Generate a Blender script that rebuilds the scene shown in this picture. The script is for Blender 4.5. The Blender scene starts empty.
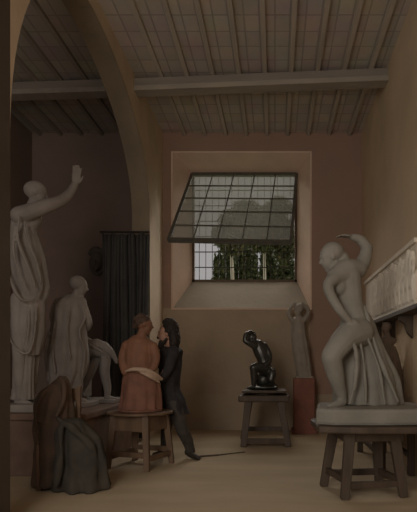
import bpy, bmesh, math, random
from mathutils import Vector, Matrix, Euler, noise
C = bpy.context.scene
COL = C.collection
R = random.Random(7)
PI = math.pi
FPX, VX, VY, EYE = 520.0, 275.0, 360.0, 1.22      # focal length in pixels, vanishing point, eye height

# ------------------------------------------------------------------ materials
def mat(name, col, col2=None, scale=6.0, rough=0.8, bump=0.15, bscale=None, metal=0.0, spec=0.3, stretch=(1, 1, 1), detail=5):
    m = bpy.data.materials.new(name); m.use_nodes = True
    nt = m.node_tree; b = nt.nodes['Principled BSDF']
    b.inputs['Roughness'].default_value = rough; b.inputs['Metallic'].default_value = metal
    b.inputs['Specular IOR Level'].default_value = spec
    tc = nt.nodes.new('ShaderNodeTexCoord'); mp = nt.nodes.new('ShaderNodeMapping'); mp.inputs['Scale'].default_value = stretch
    nt.links.new(tc.outputs['Object'], mp.inputs['Vector'])
    n = nt.nodes.new('ShaderNodeTexNoise'); n.inputs['Scale'].default_value = scale; n.inputs['Detail'].default_value = detail
    nt.links.new(mp.outputs[0], n.inputs['Vector'])
    r = nt.nodes.new('ShaderNodeValToRGB'); r.color_ramp.elements[0].position = .32; r.color_ramp.elements[1].position = .68
    c2 = col2 or tuple(c * .75 for c in col)
    r.color_ramp.elements[0].color = (*c2, 1); r.color_ramp.elements[1].color = (*col, 1)
    nt.links.new(n.outputs['Fac'], r.inputs['Fac']); nt.links.new(r.outputs['Color'], b.inputs['Base Color'])
    if bump:
        n2 = nt.nodes.new('ShaderNodeTexNoise'); n2.inputs['Scale'].default_value = bscale or scale * 4; n2.inputs['Detail'].default_value = 6
        nt.links.new(mp.outputs[0], n2.inputs['Vector'])
        bp = nt.nodes.new('ShaderNodeBump'); bp.inputs['Strength'].default_value = bump; bp.inputs['Distance'].default_value = .02
        nt.links.new(n2.outputs['Fac'], bp.inputs['Height']); nt.links.new(bp.outputs[0], b.inputs['Normal'])
    return m

M = {}
M['plaster_cast'] = mat('plaster_cast', (.34, .30, .27), (.25, .222, .20), 5, .75, .2)
M['plaster_grey'] = mat('plaster_grey', (.275, .255, .22), (.215, .20, .17), 4, .8, .25)
M['plaster_small'] = mat('plaster_small', (.32, .27, .215), (.25, .21, .17), 6, .8, .2)
M['plaster_relief'] = mat('plaster_relief', (.85, .77, .65), (.72, .65, .55), 3, .8, .25)
M['clay_brown'] = mat('clay_brown', (.25, .185, .135), (.18, .13, .095), 6, .85, .3)
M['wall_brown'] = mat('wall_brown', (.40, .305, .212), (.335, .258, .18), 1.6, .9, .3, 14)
M['wall_red'] = mat('wall_red', (.36, .22, .165), (.30, .20, .145), 1.8, .9, .3, 14)
M['wall_ochre'] = mat('wall_ochre', (.66, .50, .335), (.56, .43, .285), 1.3, .9, .3, 12)
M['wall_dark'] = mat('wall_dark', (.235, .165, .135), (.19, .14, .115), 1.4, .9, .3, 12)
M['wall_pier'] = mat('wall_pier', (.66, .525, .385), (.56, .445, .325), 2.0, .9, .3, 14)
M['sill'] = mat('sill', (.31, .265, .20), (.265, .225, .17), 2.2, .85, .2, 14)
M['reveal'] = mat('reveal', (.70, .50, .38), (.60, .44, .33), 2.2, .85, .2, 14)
M['floor'] = mat('floor', (.50, .395, .27), (.42, .33, .22), 1.2, .85, .3, 20, stretch=(.6, 2.2, 1))
M['wood_dark'] = mat('wood_dark', (.10, .07, .048), (.062, .044, .031), 9, .6, .25, 30, stretch=(1, 1, .25))
M['wood_brown'] = mat('wood_brown', (.18, .112, .07), (.115, .072, .045), 9, .6, .25, 30, stretch=(1, 1, .25))
M['wood_grey'] = mat('wood_grey', (.22, .185, .145), (.15, .125, .098), 7, .75, .3, 30, stretch=(.3, 1, 1))
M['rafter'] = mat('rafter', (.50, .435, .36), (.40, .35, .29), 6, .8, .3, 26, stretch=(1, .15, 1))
M['rafter_shaded'] = mat('rafter_shaded', (.30, .26, .22), (.24, .205, .175), 6, .8, .3, 26, stretch=(1, .15, 1))  # darker copy of the rafter colour, painting in the aisle's shade
M['beam'] = mat('beam', (.26, .22, .18), (.20, .17, .14), 5, .8, .35, 26, stretch=(.15, 1, 1))  # kept dark to paint the shadow above the beam's pale strip
M['plinth'] = mat('plinth', (.20, .13, .095), (.14, .09, .068), 5, .8, .25)
M['red_block'] = mat('red_block', (.26, .105, .075), (.19, .085, .06), 6, .85, .25)
M['clay'] = mat('clay', (.235, .11, .063), (.17, .083, .05), 8, .7, .25)
M['clay_skirt'] = mat('clay_skirt', (.23, .105, .07), (.165, .078, .055), 8, .8, .3)
M['clay_light'] = mat('clay_light', (.50, .36, .27), (.40, .28, .2), 8, .75, .2)
M['bronze'] = mat('bronze', (.075, .068, .06), (.048, .047, .038), 9, .36, .1, metal=.55, spec=.7)
M['coat'] = mat('coat', (.040, .034, .034), (.026, .023, .024), 12, .9, .3)
M['trousers'] = mat('trousers', (.075, .062, .052), (.052, .044, .038), 12, .9, .3)
M['shoe'] = mat('shoe', (.05, .038, .03), (.03, .024, .02), 12, .5, .1)
M['skin'] = mat('skin', (.40, .22, .15), (.33, .18, .12), 10, .6, .05)
M['hair'] = mat('hair', (.035, .025, .02), (.02, .015, .012), 30, .7, .3)
M['curtain'] = mat('curtain', (.085, .082, .078), (.062, .060, .058), 3, .95, .3, 30)
M['cloth_brown'] = mat('cloth_brown', (.115, .075, .052), (.072, .05, .038), 6, .95, .35)
M['cloth_dark'] = mat('cloth_dark', (.070, .060, .046), (.044, .040, .034), 5, .95, .4)
M['iron'] = mat('iron', (.055, .048, .04), (.035, .03, .026), 14, .55, .1, metal=.3)
M['sash_wood'] = mat('sash_wood', (.13, .12, .095), (.09, .085, .068), 14, .6, .1)
M['bark'] = mat('bark', (.80, .73, .60), (.5, .43, .33), 5, .9, .3, stretch=(1, 1, .4))
M['bark_dark'] = mat('bark_dark', (.13, .10, .07), (.08, .06, .045), 5, .9, .3)
M['grass'] = mat('grass', (.10, .13, .05), (.06, .09, .035), 2, .95, .3)

def leaf_mat(name, a, b, c):
    m = bpy.data.materials.new(name); m.use_nodes = True; nt = m.node_tree; p = nt.nodes['Principled BSDF']
    g = nt.nodes.new('ShaderNodeNewGeometry'); r = nt.nodes.new('ShaderNodeValToRGB')
    e = r.color_ramp.elements; e[0].color = (*a, 1); e[1].color = (*c, 1); e[1].position = 1
    x = e.new(.6); x.color = (*b, 1)
    nt.links.new(g.outputs['Random Per Island'], r.inputs['Fac']); nt.links.new(r.outputs['Color'], p.inputs['Base Color'])
    p.inputs['Roughness'].default_value = .7; p.inputs['Specular IOR Level'].default_value = .2
    return m
M['leaf_tree'] = leaf_mat('leaf_tree', (.085, .095, .045), (.12, .12, .06), (.24, .20, .11))
M['leaf_shrub'] = leaf_mat('leaf_shrub', (.055, .072, .032), (.085, .095, .04), (.15, .14, .07))

def glass_mat():
    m = bpy.data.materials.new('dusty_glass'); m.use_nodes = True; nt = m.node_tree
    nt.nodes.remove(nt.nodes['Principled BSDF']); out = nt.nodes['Material Output']
    t = nt.nodes.new('ShaderNodeBsdfTransparent'); t.inputs['Color'].default_value = (.78, .78, .75, 1)
    d = nt.nodes.new('ShaderNodeBsdfDiffuse'); d.inputs['Color'].default_value = (.42, .41, .37, 1)
    tr = nt.nodes.new('ShaderNodeBsdfTranslucent'); tr.inputs['Color'].default_value = (.66, .65, .61, 1)
    gl = nt.nodes.new('ShaderNodeBsdfGlossy'); gl.inputs['Roughness'].default_value = .15; gl.inputs['Color'].default_value = (.7, .7, .7, 1)
    m1 = nt.nodes.new('ShaderNodeMixShader'); m1.inputs[0].default_value = .5
    m2 = nt.nodes.new('ShaderNodeMixShader'); m3 = nt.nodes.new('ShaderNodeMixShader'); m3.inputs[0].default_value = .04
    n = nt.nodes.new('ShaderNodeTexNoise'); n.inputs['Scale'].default_value = 3.5; n.inputs['Detail'].default_value = 4
    mr = nt.nodes.new('ShaderNodeMapRange'); mr.inputs['To Min'].default_value = .22; mr.inputs['To Max'].default_value = .40
    nt.links.new(n.outputs['Fac'], mr.inputs['Value']); nt.links.new(mr.outputs[0], m2.inputs[0])
    nt.links.new(d.outputs[0], m1.inputs[1]); nt.links.new(tr.outputs[0], m1.inputs[2])
    nt.links.new(t.outputs[0], m2.inputs[1]); nt.links.new(m1.outputs[0], m2.inputs[2])
    nt.links.new(m2.outputs[0], m3.inputs[1]); nt.links.new(gl.outputs[0], m3.inputs[2])
    nt.links.new(m3.outputs[0], out.inputs['Surface'])
    return m
M['glass'] = glass_mat()

def ceiling_mat(nm, k):
    m = bpy.data.materials.new(nm); m.use_nodes = True; nt = m.node_tree; b = nt.nodes['Principled BSDF']
    tc = nt.nodes.new('ShaderNodeTexCoord'); mp = nt.nodes.new('ShaderNodeMapping'); mp.inputs['Rotation'].default_value = (0, 0, PI / 2)
    nt.links.new(tc.outputs['Object'], mp.inputs['Vector'])
    br = nt.nodes.new('ShaderNodeTexBrick'); br.offset = 0
    br.inputs['Scale'].default_value = 1; br.inputs['Brick Width'].default_value = .30; br.inputs['Row Height'].default_value = .18
    br.inputs['Mortar Size'].default_value = .012; br.inputs['Mortar Smooth'].default_value = .4
    br.inputs['Color1'].default_value = (.62*k, .535*k, .455*k, 1); br.inputs['Color2'].default_value = (.53*k, .46*k, .395*k, 1); br.inputs['Mortar'].default_value = (.42*k, .365*k, .31*k, 1)
    nt.links.new(mp.outputs[0], br.inputs['Vector'])
    n = nt.nodes.new('ShaderNodeTexNoise'); n.inputs['Scale'].default_value = 2.5; n.inputs['Detail'].default_value = 5
    nt.links.new(tc.outputs['Object'], n.inputs['Vector'])
    mx = nt.nodes.new('ShaderNodeMix'); mx.data_type = 'RGBA'; mx.blend_type = 'MULTIPLY'; mx.inputs[0].default_value = .35
    nt.links.new(br.outputs['Color'], mx.inputs[6]); nt.links.new(n.outputs['Color'], mx.inputs[7])
    nt.links.new(mx.outputs[2], b.inputs['Base Color']); b.inputs['Roughness'].default_value = .9
    bp = nt.nodes.new('ShaderNodeBump'); bp.inputs['Strength'].default_value = .3; bp.inputs['Distance'].default_value = .02; bp.invert = True
    nt.links.new(br.outputs['Fac'], bp.inputs['Height']); nt.links.new(bp.outputs[0], b.inputs['Normal'])
    return m
M['ceiling'] = ceiling_mat('ceiling_tiles', 1.0); M['ceiling_shaded'] = ceiling_mat('shaded_ceiling_tiles', .72)  # second one is the same tiles darkened for shade in the aisle

# ------------------------------------------------------------------ object helpers
def thing(name, label=None, cat=None, loc=(0, 0, 0), group=None, kind=None):
    o = bpy.data.objects.new(name, None); COL.objects.link(o); o.location = loc; o.empty_display_size = .1
    return tag(o, label, cat, group, kind)
def tag(o, label=None, cat=None, group=None, kind=None):
    if label: o['label'] = label
    if cat: o['category'] = cat
    if group: o['group'] = group
    if kind: o['kind'] = kind
    return o
def wloc(o):
    v = Vector((0, 0, 0))
    while o: v += o.location; o = o.parent
    return v
def obj(name, bm, m, parent=None, smooth=False, label=None, bevel=0, loc=None):
    """link a bmesh given in world coordinates as one mesh object (origin at its parent's, or at loc)"""
    bmesh.ops.recalc_face_normals(bm, faces=bm.faces)
    base = wloc(parent) if parent else Vector(loc or (0, 0, 0))
    bm.transform(Matrix.Translation(-base))
    me = bpy.data.meshes.new(name); bm.to_mesh(me); bm.free()
    me.materials.append(m)
    if smooth: me.polygons.foreach_set('use_smooth', [True] * len(me.polygons))
    o = bpy.data.objects.new(name, me); COL.objects.link(o)
    if parent: o.parent = parent
    else: o.location = base
    if bevel:
        md = o.modifiers.new('bevel', 'BEVEL'); md.width = bevel; md.segments = 2; md.limit_method = 'ANGLE'
    if label: o['label'] = label
    return o
def BM(): return bmesh.new()
def box(bm, x0, x1, y0, y1, z0, z1):
    v = [bm.verts.new((x, y, z)) for z in (z0, z1) for x, y in ((x0, y0), (x1, y0), (x1, y1), (x0, y1))]
    for f in ((0, 3, 2, 1), (4, 5, 6, 7), (0, 1, 5, 4), (1, 2, 6, 5), (2, 3, 7, 6), (3, 0, 4, 7)): bm.faces.new([v[i] for i in f])
def bar(bm, a, b, w, h=None, up=(0, 0, 1), w2=None):
    """square-section bar from a to b"""
    a, b = Vector(a), Vector(b); h = h or w; t = (b - a).normalized(); u = Vector(up)
    if abs(t.dot(u)) > .95: u = Vector((0, 1, 0))
    s = t.cross(u).normalized(); u = s.cross(t)
    k = (w2 or w) / w
    vs = []
    for p, q in ((a, 1), (b, k)):
        for i, j in ((-1, -1), (1, -1), (1, 1), (-1, 1)): vs.append(bm.verts.new(p + s * (w * q / 2 * i) + u * (h * q / 2 * j)))
    for f in ((0, 3, 2, 1), (4, 5, 6, 7), (0, 1, 5, 4), (1, 2, 6, 5), (2, 3, 7, 6), (3, 0, 4, 7)): bm.faces.new([vs[i] for i in f])
def quad(bm, *p): bm.faces.new([bm.verts.new(q) for q in p])
def prism(bm, pts, z0, z1):
    a = [bm.verts.new((x, y, z0)) for x, y in pts]; b = [bm.verts.new((x, y, z1)) for x, y in pts]
    bm.faces.new(a[::-1]); bm.faces.new(b); n = len(pts)
    for i in range(n): bm.faces.new((a[i], a[(i + 1) % n], b[(i + 1) % n], b[i]))

def cat(pts, sub):
    """Catmull-Rom through lists of equal-length tuples"""
    if len(pts) < 3: sub = max(2, sub)
    out = []; n = len(pts)
    for i in range(n - 1):
        p0, p1, p2, p3 = pts[max(i - 1, 0)], pts[i], pts[i + 1], pts[min(i + 2, n - 1)]
        for k in range(sub):
            t = k / sub
            out.append(tuple(.5 * (2 * b + (c - a) * t + (2 * a - 5 * b + 4 * c - d) * t * t + (3 * b - a - 3 * c + d) * t ** 3) for a, b, c, d in zip(p0, p1, p2, p3)))
    out.append(tuple(pts[-1])); return out

class Sculpt:
    """collects closed shells that a voxel remesh fuses into one continuous surface"""
    def __init__(s): s.bm = bmesh.new()
    def rings(s, rings):
        n = len(rings[0]); rows = [[s.bm.verts.new(p) for p in r] for r in rings]
        for a, b in zip(rows, rows[1:]):
            for i in range(n): s.bm.faces.new((a[i], a[(i + 1) % n], b[(i + 1) % n], b[i]))
        s.bm.faces.new(rows[0][::-1]); s.bm.faces.new(rows[-1])
    def tube(s, pts, radii, flat=1.0, n=14, sub=5, caps=True):
        """round-ended limb through pts; flat scales the thickness along depth"""
        P = cat([(*p, r) for p, r in zip(pts, radii)], sub)
        c = [Vector(p[:3]) for p in P]; r = [max(.0015, p[3]) for p in P]
        T = [(c[min(i + 1, len(c) - 1)] - c[max(i - 1, 0)]).normalized() for i in range(len(c))]
        if caps:
            pre, post = [], []
            for a in (80, 60, 35, 15):
                q = math.radians(a)
                pre.append((c[0] - T[0] * r[0] * math.sin(q), r[0] * math.cos(q), T[0]))
            for a in (15, 35, 60, 80):
                q = math.radians(a)
                post.append((c[-1] + T[-1] * r[-1] * math.sin(q), r[-1] * math.cos(q), T[-1]))
            seq = pre + list(zip(c, r, T)) + post
        else: seq = list(zip(c, r, T))
        out = []; u0 = None
        for p, rr, t in seq:
            if u0 is None:
                u0 = t.cross(Vector((0, 1, 0)))
                if u0.length < .2: u0 = t.cross(Vector((0, 0, 1)))
            u = (u0 - t * u0.dot(t)).normalized(); v = t.cross(u); u0 = u
            out.append([p + u * rr * math.cos(2 * PI * k / n) + v * rr * flat * math.sin(2 * PI * k / n) for k in range(n)])
        s.rings(out)
    def ell(s, c, r, rot=(0, 0, 0)):
        m = Matrix.Translation(c) @ Euler(rot).to_matrix().to_4x4() @ Matrix.Diagonal((*r, 1))
        bmesh.ops.create_icosphere(s.bm, subdivisions=3, radius=1, matrix=m)
    def drape(s, lv, folds=9, amp=.08, ph=0., drift=.6, n=72, sub=6):
        """folded cloth: levels of (cx, cy, z, rx, ry), top to bottom"""
        P = cat(lv, sub); out = []
        for j, (cx, cy, z, rx, ry) in enumerate(P):
            f = j / (len(P) - 1); ring = []
            for k in range(n):
                a = 2 * PI * k / n
                w = math.sin(folds * a + ph + drift * f * 3 + .8 * math.sin(2 * a + ph)) + .5 * math.sin(folds * 1.7 * a + 2 * ph - drift * f * 4)
                q = 1 + amp * w * (.35 + .65 * f)
                ring.append((cx + rx * q * math.cos(a), cy + ry * q * math.sin(a), z))
            out.append(ring)
        s.rings(out)
    def hand(s, w, d, nrm, L, curl=.25, side=1, spread=.16):
        """palm, four unequal bent fingers and a thumb; w wrist, d pointing direction, nrm palm normal, L hand length"""
        d = Vector(d).normalized(); nrm = Vector(nrm); nrm = (nrm - d * nrm.dot(d)).normalized(); a = d.cross(nrm) * side
        w = Vector(w); pl = L * .5
        for i in range(4):
            k = w + d * pl + a * (L * .105 * (i - 1.5))
            s.tube([w + a * L * .05 * (i - 1.5), k], [L * .085, L * .075], n=8, sub=2)
            ln = L * (.40, .47, .50, .42)[i]
            dd = (d + a * spread * (i - 1.5)).normalized()
            pts = [k]; ang = 0
            for q in (.45, .32, .25):
                ang += curl
                pts.append(pts[-1] + (dd * math.cos(ang) + nrm * math.sin(ang)) * ln * q)
            s.tube(pts, [L * .058, L * .053, L * .048, L * .038], n=8, sub=2)
        b = w + d * L * .14 + a * L * .15
        s.tube([b, b + d * L * .17 + a * L * .14 + nrm * L * .04, b + d * L * .33 + a * L * .17 + nrm * L * .1], [L * .075, L * .062, L * .045], n=8, sub=2)
    def head(s, c, f, h, up=(0, 0, 1), male=False):
        """skull, jaw, nose, brow, eyes, mouth and ears; c centre, f facing direction, h head height"""
        f = Vector(f).normalized(); u = Vector(up); u = (u - f * u.dot(f)).normalized(); l = u.cross(f); c = Vector(c)
        rot = Matrix((f, l, u)).transposed().to_euler()
        P = lambda a, b, d: c + f * a * h + l * b * h + u * d * h
        s.ell(P(-.05, 0, .12), (.40 * h, .325 * h, .37 * h), rot)
        s.ell(P(.13, 0, -.12), (.245 * h, .25 * h, .34 * h), rot)
        s.tube([P(.24, 0, -.38), P(.26, 0, -.40)], [.095 * h, .085 * h], n=10, sub=2)
        s.tube([P(.33, 0, .10), P(.40, 0, -.02), P(.44, 0, -.085)], [.035 * h, .045 * h, .055 * h], n=8, sub=3)
        s.tube([P(.30, .17, .12), P(.355, 0, .135), P(.30, -.17, .12)], [.035 * h, .045 * h, .035 * h], n=8, sub=3)
        s.tube([P(.33, .07, -.205), P(.365, 0, -.20), P(.33, -.07, -.205)], [.025 * h, .032 * h, .025 * h], n=8, sub=3)
        s.tube([P(.32, .055, -.25), P(.35, 0, -.255), P(.32, -.055, -.25)], [.025 * h, .034 * h, .025 * h], n=8, sub=3)
        for q in (1, -1):
            s.ell(P(.29, .12 * q, .035), (.045 * h, .055 * h, .035 * h), rot)
            s.ell(P(-.02, .32 * q, -.01), (.07 * h, .035 * h, .105 * h), rot)
    def build(s, name, m, parent=None, voxel=.01, smooth=4, wr=None, label=None, loc=None):
        bmesh.ops.recalc_face_normals(s.bm, faces=s.bm.faces)
        me = bpy.data.meshes.new('t'); s.bm.to_mesh(me); s.bm.free()
        o = bpy.data.objects.new('t', me); COL.objects.link(o)
        md = o.modifiers.new('r', 'REMESH'); md.mode = 'VOXEL'; md.voxel_size = voxel; md.use_smooth_shade = True
        if smooth:
            sm = o.modifiers.new('s', 'SMOOTH'); sm.factor = .5; sm.iterations = smooth
        dg = bpy.context.evaluated_depsgraph_get(); dg.update()
        me2 = bpy.data.meshes.new_from_object(o.evaluated_get(dg))
        bpy.data.objects.remove(o); bpy.data.meshes.remove(me)
        bm = bmesh.new(); bm.from_mesh(me2); bpy.data.meshes.remove(me2)
        if wr:
            (sx, sy, sz), amp = wr; bm.normal_update()
            mv = [(v, v.normal * amp * noise.noise(Vector((v.co.x * sx, v.co.y * sy, v.co.z * sz)))) for v in bm.verts]
            for v, dv in mv: v.co += dv
        return obj(name, bm, m, parent, True, label, loc=loc)

class F:
    """a working plane at distance d: points and lengths of a figure standing there"""
    def __init__(s, d): s.d = d; s.s = FPX / d
    def __call__(s, x, y, dy=0.): return Vector(((x - VX) / s.s, s.d + dy, EYE + (VY - y) / s.s))
    def r(s, *q): return [v / s.s for v in q] if len(q) > 1 else q[0] / s.s
    def lv(s, rows, k=.8, dy=0.): return [((cx - VX) / s.s, s.d + dy, EYE + (VY - y) / s.s, rx / s.s, rx / s.s * k) for y, cx, rx in rows]
    def seq(s, rows): return [s(*q) for q in rows]

# ------------------------------------------------------------------ the setting
XL, XA0, XA1, XR, YB, ZC, YN = -4.25, -2.24, -1.96, 1.52, 9.1, 5.2, -1.2
bm = BM(); box(bm, XL - .3, XR + .3, YN, YB + .3, -.12, 0)
tag(obj('floor', bm, M['floor']), kind='structure')
bm = BM(); box(bm, XL - .3, XR + .3, YN, YB + .3, ZC, ZC + .15)
ceil = tag(obj('ceiling', bm, M['ceiling']), kind='structure')
x = -4.1
while x < XR - .05:
    if not (XA0 - .05 < x < XA1 + .05):
        bm = BM(); box(bm, x - .028, x + .028, 1.0, YB, ZC - .055, ZC)
        obj('rafter', bm, M['rafter' if x > XA1 else 'rafter_shaded'], ceil)
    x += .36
bm = BM(); box(bm, XL - .3, XA0 + .1, YN, YB + .3, ZC - .004, ZC - .001); obj('aisle_ceiling', bm, M['ceiling_shaded'], ceil, label='tiled ceiling over the aisle, darkened to show shade')
bt = lambda x: 7.32 - .075 * (x - XA1)
bm = BM(); bar(bm, (XL, 7.45, ZC - .11), (XA1, bt(XA1), ZC - .11), .15, .11); bar(bm, (XA1, bt(XA1), ZC - .11), (XR + .02, bt(XR), ZC - .11), .15, .11)
obj('shaded_beam', bm, M['beam'], ceil)  # dark upper part stands for shadow, painted by colour
bm = BM(); bar(bm, (XA1, bt(XA1), ZC - .2), (XR + .02, bt(XR), ZC - .2), .21, .07); obj('beam_lower', bm, mat('beam_lower', (.36, .305, .24), (.28, .24, .19), 5, .8, .35, 26, stretch=(.15, 1, 1)), ceil, bevel=.01, label='paler lower strip of the beam, under its painted shade')
bm = BM(); bar(bm, (XL, 7.45, ZC - .2), (XA1, bt(XA1), ZC - .2), .21, .07); obj('beam_lower', bm, M['rafter_shaded'], ceil, bevel=.01)  # aisle stretch of the strip, its shade put into the colour

# window opening in the back wall: outer rectangle on the wall face, splayed to a smaller inner one
WX0, WX1, WZ0, WZ1 = -1.785, .6125, 2.13, 4.84
IX0, IX1, IZ0, IZ1, IY = -1.532, .406, 2.66, 4.67, 9.6
bm = BM()
ZS = WZ0
def wallpatch(bm, x0, x1, z0, z1): box(bm, x0, x1, YB, YB + .5, z0, z1)
wallpatch(bm, XA1 - .1, WX0, ZS, ZC); wallpatch(bm, WX1 + .0, XR + .3, 0, ZC); wallpatch(bm, WX0, WX1, WZ1, ZC)
wb = tag(obj('wall_back', bm, M['wall_red']), kind='structure')
bm = BM(); box(bm, XA1 - .1, WX1, YB, YB + .5, 0, ZS)
obj('lower_wall', bm, M['wall_brown'], wb)
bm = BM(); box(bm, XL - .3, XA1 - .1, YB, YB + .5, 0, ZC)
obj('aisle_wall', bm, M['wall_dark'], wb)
bm = BM(); box(bm, XA1, XR, YB - .025, YB, 0, .62)
tag(obj('baseboard_back', bm, mat('dado', (.40, .31, .22), (.34, .265, .19), 2, .9, .2)), kind='structure')
bm = BM(); box(bm, XR, XR + .3, YN, YB + .3, 0, ZC)
tag(obj('wall_right', bm, M['wall_ochre']), kind='structure')
bm = BM(); box(bm, XL - .3, XL, YN, YB + .3, 0, ZC)
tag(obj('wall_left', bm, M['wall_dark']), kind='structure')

# arcade wall between the room and the aisle, pierced by one arch
def archz(y):
    if y >= 5.6: a, b, z = 2.55, 1.55, 3.45
    else: a, b, z = 1.75, 2.1, 2.9
    t = (y - 5.6) / a
    return z + b * math.sqrt(max(0, 1 - t * t))
bm = BM()
box(bm, XA0, XA1, 8.15, YB, 0, ZC)
ys = [5.6 - 1.75 * math.cos(PI / 2 * i / 22) for i in range(22)] + [5.6 + 2.55 * math.sin(PI / 2 * i / 26) for i in range(27)]
for y0, y1 in zip(ys, ys[1:]):
    z0, z1 = archz(y0), archz(y1)
    quad(bm, (XA1, y0, z0), (XA1, y1, z1), (XA1, y1, ZC), (XA1, y0, ZC))
    quad(bm, (XA0, y0, z0), (XA0, y1, z1), (XA0, y1, ZC), (XA0, y0, ZC))
wa = tag(obj('wall_arcade', bm, M['wall_pier']), kind='structure')
bm = BM()
for y0, y1 in zip(ys, ys[1:]): quad(bm, (XA0, y0, archz(y0)), (XA1 - .004, y0, archz(y0)), (XA1 - .004, y1, archz(y1)), (XA0, y1, archz(y1)))
quad(bm, (XA0, 8.147, 0), (XA1 - .004, 8.147, 0), (XA1 - .004, 8.147, archz(8.15)), (XA0, 8.147, archz(8.15)))
obj('arch_soffit', bm, mat('soffit_shaded', (.30, .235, .165), (.24, .19, .135), 2, .9, .3, 14), wa, label='underside of the arch, shade painted in its colour')  # underside and pier lining coloured darker than the wall for shade
bm = BM(); box(bm, XA0, XA1, 3.15, 3.85, 0, ZC); obj('near_pier', bm, mat('pier_shaded', (.11, .085, .066), (.085, .066, .05), 2, .9, .3, 14), wa, label='nearer pier of the arch, shade put into its colour')  # pier darkened in colour to stand for shade at the near edge

# window: reveal, iron lattice, and the glazed sash hung from its top edge and swung into the room
win = thing('window_1', loc=(-.56, IY, IZ0), kind='structure')
bm = BM()
O = [(WX0, YB, WZ0), (WX1, YB, WZ0), (WX1, YB, WZ1), (WX0, YB, WZ1)]; I = [(IX0, IY, IZ0), (IX1, IY, IZ0), (IX1, IY, IZ1), (IX0, IY, IZ1)]
for k in range(1, 4): quad(bm, O[k], O[(k + 1) % 4], I[(k + 1) % 4], I[k])
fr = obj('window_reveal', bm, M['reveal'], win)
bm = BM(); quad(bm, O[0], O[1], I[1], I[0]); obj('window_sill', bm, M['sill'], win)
e = .03
for a, b, c_, d in ((WX0 - e, WX1 + e, WZ1, WZ1 + e), (WX0 - e, WX1 + e, WZ0 - e, WZ0), (WX0 - e, WX0, WZ0, WZ1), (WX1, WX1 + e, WZ0, WZ1)):
    bm = BM(); box(bm, a, b, YB - .012, YB - .001, c_, d); obj('reveal_edge', bm, M['reveal'], win)
bm = BM(); t = .045
box(bm, IX0 - .02, IX0 + t, IY, IY + .08, IZ0, IZ1); box(bm, IX1 - t, IX1 + .02, IY, IY + .08, IZ0, IZ1)
box(bm, IX0, IX1, IY, IY + .08, IZ1 - t, IZ1 + .02); box(bm, IX0, IX1, IY, IY + .08, IZ0 - .02, IZ0 + t)
obj('window_frame', bm, mat('frame_wood', (.15, .105, .07), (.11, .075, .05), 8, .7, .2), win)
bm = BM()
for k in range(1, 16):
    xx = IX0 + (IX1 - IX0) * k / 16; bar(bm, (xx, IY + .1, IZ0), (xx, IY + .1, IZ1), .011)
for k in range(1, 7):
    zz = IZ0 + (IZ1 - IZ0) * k / 7; bar(bm, (IX0, IY + .1, zz), (IX1, IY + .1, zz), .016)
obj('lattice', bm, M['iron'], win, label='thin iron lattice')
f8 = F(8.15)
TL, TR = Vector((IX0 + .01, IY - .03, IZ1 - .03)), Vector((IX1 - .01, IY - .03, IZ1 - .03))
BL, BR = f8(168.5, 240), f8(291, 242.5)
sash = thing('window_sash', loc=tuple((TL + TR) / 2)); sash.parent = win; sash.location = (TL + TR) / 2 - win.location
nrm = (BL - TL).cross(TR - TL).normalized()
bm = BM()
for a, b, w in ((TL, TR, .05), (TL, BL, .05), (TR, BR, .05), (BL, BR, .085)): bar(bm, a, b, w, .045, nrm)
obj('sash_frame', bm, M['sash_wood'], sash)
L = lambda u, v: (TL * (1 - u) + TR * u) * (1 - v) + (BL * (1 - u) + BR * u) * v
for k in range(1, 5):
    bm = BM(); bar(bm, L(k / 5, 0), L(k / 5, 1), .018, .022, nrm); obj('glazing_bar', bm, M['sash_wood'], sash)
    bm = BM(); bar(bm, L(0, k / 5), L(1, k / 5), .015, .022, nrm); obj('glazing_bar', bm, M['sash_wood'], sash)
bm = BM(); g = [L(.005, .005), L(.995, .005), L(.995, .995), L(.005, .995)]
a = [bm.verts.new(p - nrm * .003) for p in g]; b = [bm.verts.new(p + nrm * .003) for p in g]
bm.faces.new(a); bm.faces.new(b[::-1])
for k in range(4): bm.faces.new((a[k], a[(k + 1) % 4], b[(k + 1) % 4], b[k]))
obj('pane', bm, M['glass'], sash)

# ------------------------------------------------------------------ garden beyond the window
bm = BM(); box(bm, -22, 22, YB + .6, 60, -.2, 0)
tag(obj('ground', bm, M['grass']), kind='structure')
def leaves(bm, blobs, n, size):
    wsum = sum(b[1][0] * b[1][1] * b[1][2] for b in blobs)
    for c, r in blobs:
        for _ in range(int(n * r[0] * r[1] * r[2] / wsum)):
            while True:
                p = Vector((R.uniform(-1, 1), R.uniform(-1, 1), R.uniform(-1, 1)))
                if p.length < 1: break
            p = p.normalized() * (p.length ** .6) * R.uniform(.8, 1.08)
            q = Vector(c) + Vector((p.x * r[0], p.y * r[1], p.z * r[2]))
            rot = Euler((R.uniform(0, 6.3), R.uniform(0, 6.3), R.uniform(0, 6.3))).to_matrix(); s = size * R.uniform(.6, 1.3)
            bm.faces.new([bm.verts.new(q + rot @ Vector(v)) for v in ((-s, 0, 0), (0, -s * .42, s * .1), (s, 0, 0), (0, s * .42, s * .1))])
def tree(label, d, tx, tops, blobs, n=2600):
    f = F(d); base = f(tx, 0); base.z = 0
    t = thing('tree', label, 'tree', tuple(base))
    tp = f(*tops)
    s = Sculpt(); s.tube([base - Vector((0, 0, .0)), base * .5 + tp * .5 + Vector((.08, 0, 0)), tp], [.085, .075, .05])
    for q in blobs: s.tube([tp, f(q[0], q[1])], [.03, .015], n=8)
    s.build('trunk', M['bark'], t, .022, 2)
    bm = BM(); leaves(bm, [(f(x, y, dy), (f.r(rx), f.r(rx) * .8, f.r(rz))) for x, y, rx, rz, dy in blobs], n, .15)
    obj('foliage', bm, M['leaf_tree'], t)
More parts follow.
